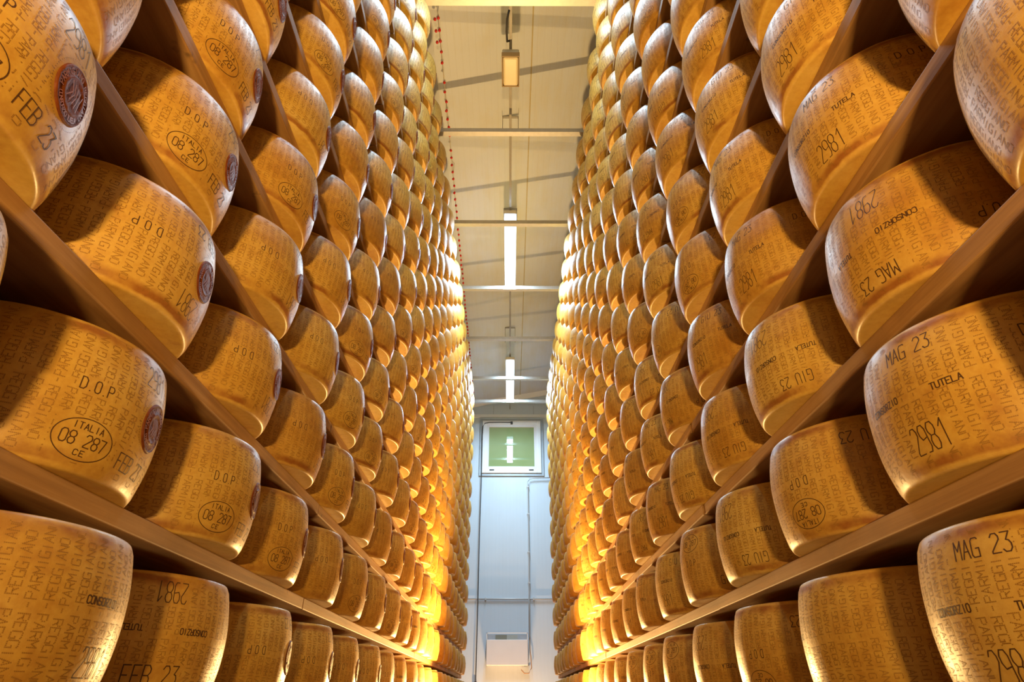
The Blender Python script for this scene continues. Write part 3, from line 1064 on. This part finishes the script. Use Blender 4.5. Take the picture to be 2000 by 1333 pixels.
def tube_lamp(d0, d1, lit, label):
    L = d1 - d0
    e = empty('tube_lamp' if lit else 'emergency_lamp', (0, (d0 + d1) / 2, zc_))
    inv = Matrix.Translation(e.location).inverted()
    def part(name, bm, mat, smooth=False):
        o = bm_obj(name, bm, mat, smooth=smooth); o.parent = e; o.matrix_parent_inverse = inv
        return o
    W = 0.075
    bm = bmesh.new()
    add_box(bm, -W, W, d0, d1, zc_ + 0.03, zc_ + 0.085, 0.01)
    part('housing', bm, M_WHITE if lit else M_STEEL)
    bm = bmesh.new()
    add_box(bm, -W + 0.006, W - 0.006, d0 + 0.008, d1 - 0.008, zc_ - 0.025, zc_ + 0.03, 0.02)
    part('diffuser', bm, M_TUBE if lit else M_DIFF)
    for dd in (d0 + 0.12 * L, d1 - 0.12 * L):
        bm = bmesh.new()
        add_box(bm, -0.02, 0.02, dd - 0.012, dd + 0.012, zc_ + 0.0851, zc_ + 0.1146, 0.002)
        part('clamp', bm, M_STEELD)
    if not lit:
        bm = bmesh.new()
        frame_w = W + 0.004
        for (xa, xb, ya, yb) in ((-frame_w, -frame_w + 0.008, d0, d1), (frame_w - 0.008, frame_w, d0, d1), (-frame_w, frame_w, d0 - 0.002, d0 + 0.008), (-frame_w, frame_w, d1 - 0.008, d1 + 0.002)):
            add_box(bm, xa, xb, ya, yb, zc_ - 0.02, zc_ + 0.035, 0.002)
        part('rim', bm, simple('brown_rim', (0.35, 0.25, 0.14), 0.5))
    if lit:
        ld = bpy.data.lights.new('tube_light', 'AREA')
        ld.shape = 'RECTANGLE'; ld.size = 0.12; ld.size_y = L - 0.04
        ld.energy = TUBE_POWER * L * (0.62 if d0 < 3 else 1.2); ld.color = TUBE_COLOR
        lo = bpy.data.objects.new('tube_light', ld); COL.objects.link(lo)
        lo.location = (0, (d0 + d1) / 2, zc_ - 0.029); lo.parent = e; lo.matrix_parent_inverse = inv
    tag(e, label, 'lamp', 'lamps under the roof')
    return e
def dl(y): return on_plane_h(995, y, H_L - 0.02)[1]
tube_lamp(dl(-10) - 1.5, dl(-10) - 0.04, True, 'lit white tube lamp overhead, nearest the camera')
tube_lamp(dl(110), dl(170), False, 'short unlit cream lamp hanging between the two nearest roof beams')
tube_lamp(dl(424), dl(565), True, 'glowing white tube lamp in the middle of the roof')
tube_lamp(dl(708), dl(784), True, 'glowing white tube lamp farthest away, above the window')
# cable loop on the rail by the near lamp
bm = bmesh.new()
d = dl(74)
add_tube(bm, [(-0.012, d + 0.12, zc_ + 0.12), (-0.03, d + 0.1, zc_ + 0.08), (-0.035, d, zc_ + 0.075), (-0.03, d - 0.1, zc_ + 0.09), (-0.012, d - 0.16, zc_ + 0.12)], 0.009, 8)
c = bm_obj('cable_loop', bm, M_BLACK, smooth=True); c.parent = rail

# ------------------------------------------------------------------ string of red beads under the roof
H_S = 5.06
x0_, d0_ = on_plane_h(853, 22, H_S)
x1_, d1_ = on_plane_h(924, 768, H_S)
bs = empty('bead_string', (x0_, d0_, CAMZ + H_S))
inv = Matrix.Translation(bs.location).inverted()
bm = bmesh.new()
npts = 40
def sp(t):
    return Vector((x0_ + (x1_ - x0_) * t, d0_ + (d1_ - d0_) * t, CAMZ + H_S - 0.02 * abs(sin(t * pi * 4))))
add_tube(bm, [sp(i / npts) for i in range(npts + 1)], 0.0035, 6)
for t in (0.0, 0.25, 0.5, 0.75, 1.0):
    p = sp(t)
    add_tube(bm, [p, (p.x, p.y, ch(p.x))], 0.003, 6)
o = bm_obj('cord', bm, M_CORD); o.parent = bs; o.matrix_parent_inverse = inv
bm = bmesh.new()
bmesh.ops.create_uvsphere(bm, u_segments=10, v_segments=7, radius=0.0135)
for v in bm.verts:
    if v.co.z > 0: v.co.z *= 1.7; 
    v.co.z -= 0.018
bead_me = bpy.data.meshes.new('bead'); bm.to_mesh(bead_me); bm.free(); bead_me.materials.append(M_RED)
nb = 72
for i in range(nb):
    if i in (5, 13): continue
    t = (i + 0.5) / nb
    p = sp(t)
    o = bpy.data.objects.new('bead', bead_me); COL.objects.link(o)
    o.parent = bs; o.location = p - bs.location
    o.rotation_euler = (random.uniform(-.3, .3), random.uniform(-.3, .3), 0)
for i in range(3):
    p = sp((i + 0.5) / nb) + Vector((-0.03, 0.01, 0.0))
    o = bpy.data.objects.new('bead', bead_me); COL.objects.link(o); o.parent = bs; o.location = p - bs.location
tag(bs, 'string of small red beads running along the roof beside the left rack', 'bead string')

# ------------------------------------------------------------------ work lamps standing in the aisle
def floodlight(pos, nrm, power, label):
    fl = empty('floodlight', (0, pos.y, 0))
    inv = Matrix.Translation(fl.location).inverted()
    back = 0.08 if nrm.y < 0 else -0.08
    def fpart(name, bm, mat, smooth=False):
        o = bm_obj(name, bm, mat, smooth=smooth); o.parent = fl; o.matrix_parent_inverse = inv
        return o
    def orient(bm):
        q = nrm.to_track_quat('Z', 'Y').to_matrix().to_4x4()
        bmesh.ops.transform(bm, matrix=Matrix.Translation(pos) @ q, verts=bm.verts)
    bm = bmesh.new(); add_box(bm, -0.10, 0.10, -0.07, 0.07, -0.07, -0.012, 0.01); orient(bm); fpart('housing', bm, M_BLACK)
    bm = bmesh.new(); add_box(bm, -0.088, 0.088, -0.058, 0.058, -0.012, -0.006, 0.002); orient(bm); fpart('lamp_glass', bm, M_FLOODGLASS)
    bm = bmesh.new(); add_tube(bm, [(0, pos.y + back, 0.25), (0, pos.y + back, pos.z - 0.09)], 0.014, 10); fpart('pole', bm, M_STEELD, True)
    for k in range(3):
        a = radians(90 + 120 * k)
        bm = bmesh.new(); add_tube(bm, [(0, pos.y + back, 0.5), (0.32 * cos(a), pos.y + back + 0.32 * sin(a), 0.01)], 0.011, 8); fpart('leg', bm, M_STEELD, True)
    tag(fl, label, 'floodlight')
    ld = bpy.data.lights.new('flood_beam', 'AREA')
    ld.shape = 'RECTANGLE'; ld.size = 0.13; ld.size_y = 0.09
    ld.energy = power; ld.color = FLOOD_COLOR
    lo = bpy.data.objects.new('flood_beam', ld); COL.objects.link(lo)
    lo.location = pos + nrm * 0.004
    lo.rotation_euler = nrm.to_track_quat('-Z', 'Y').to_euler()
    lo.parent = fl; lo.matrix_parent_inverse = inv
floodlight(FLOOD_POS, Vector((0, -cos(radians(40)), sin(radians(40)))), FLOOD_POWER, 'warm work floodlight on a tripod low in the aisle ahead, facing the camera')
floodlight(REAR_POS, Vector((0, cos(radians(78)), sin(radians(78)))), REAR_POWER, 'warm work floodlight on a tripod behind the camera, facing up the aisle')

# low warm lamp by the end wall
wl = empty('wall_washer', (0, D_END - 0.75, 0))
bm = bmesh.new(); add_box(bm, -0.12, 0.12, -0.06, 0.06, 0, 0.10, 0.01)
o = bm_obj('housing', bm, M_BLACK); o.parent = wl
bm = bmesh.new(); add_box(bm, -0.10, 0.10, -0.04, 0.04, 0.10, 0.106, 0.002)
o = bm_obj('lamp_glass', bm, M_FLOODGLASS); o.parent = wl
tag(wl, 'low warm washer lamp on the floor by the end wall', 'lamp')
ld = bpy.data.lights.new('washer_beam', 'AREA')
ld.shape = 'RECTANGLE'; ld.size = 0.2; ld.size_y = 0.08
ld.energy = WALL_FLOOD_POWER; ld.color = (1.0, 0.55, 0.24)
lo = bpy.data.objects.new('washer_beam', ld); COL.objects.link(lo)
lo.parent = wl; lo.location = (0, 0, 0.115)
lo.rotation_euler = Vector((0, 0.45, 1)).to_track_quat('-Z', 'Y').to_euler()
print('VISIBLE', len(vis), 'REST', len(rest), 'LOWK', LOWK, 'dist300', vis[min(299, len(vis)-1)][0])
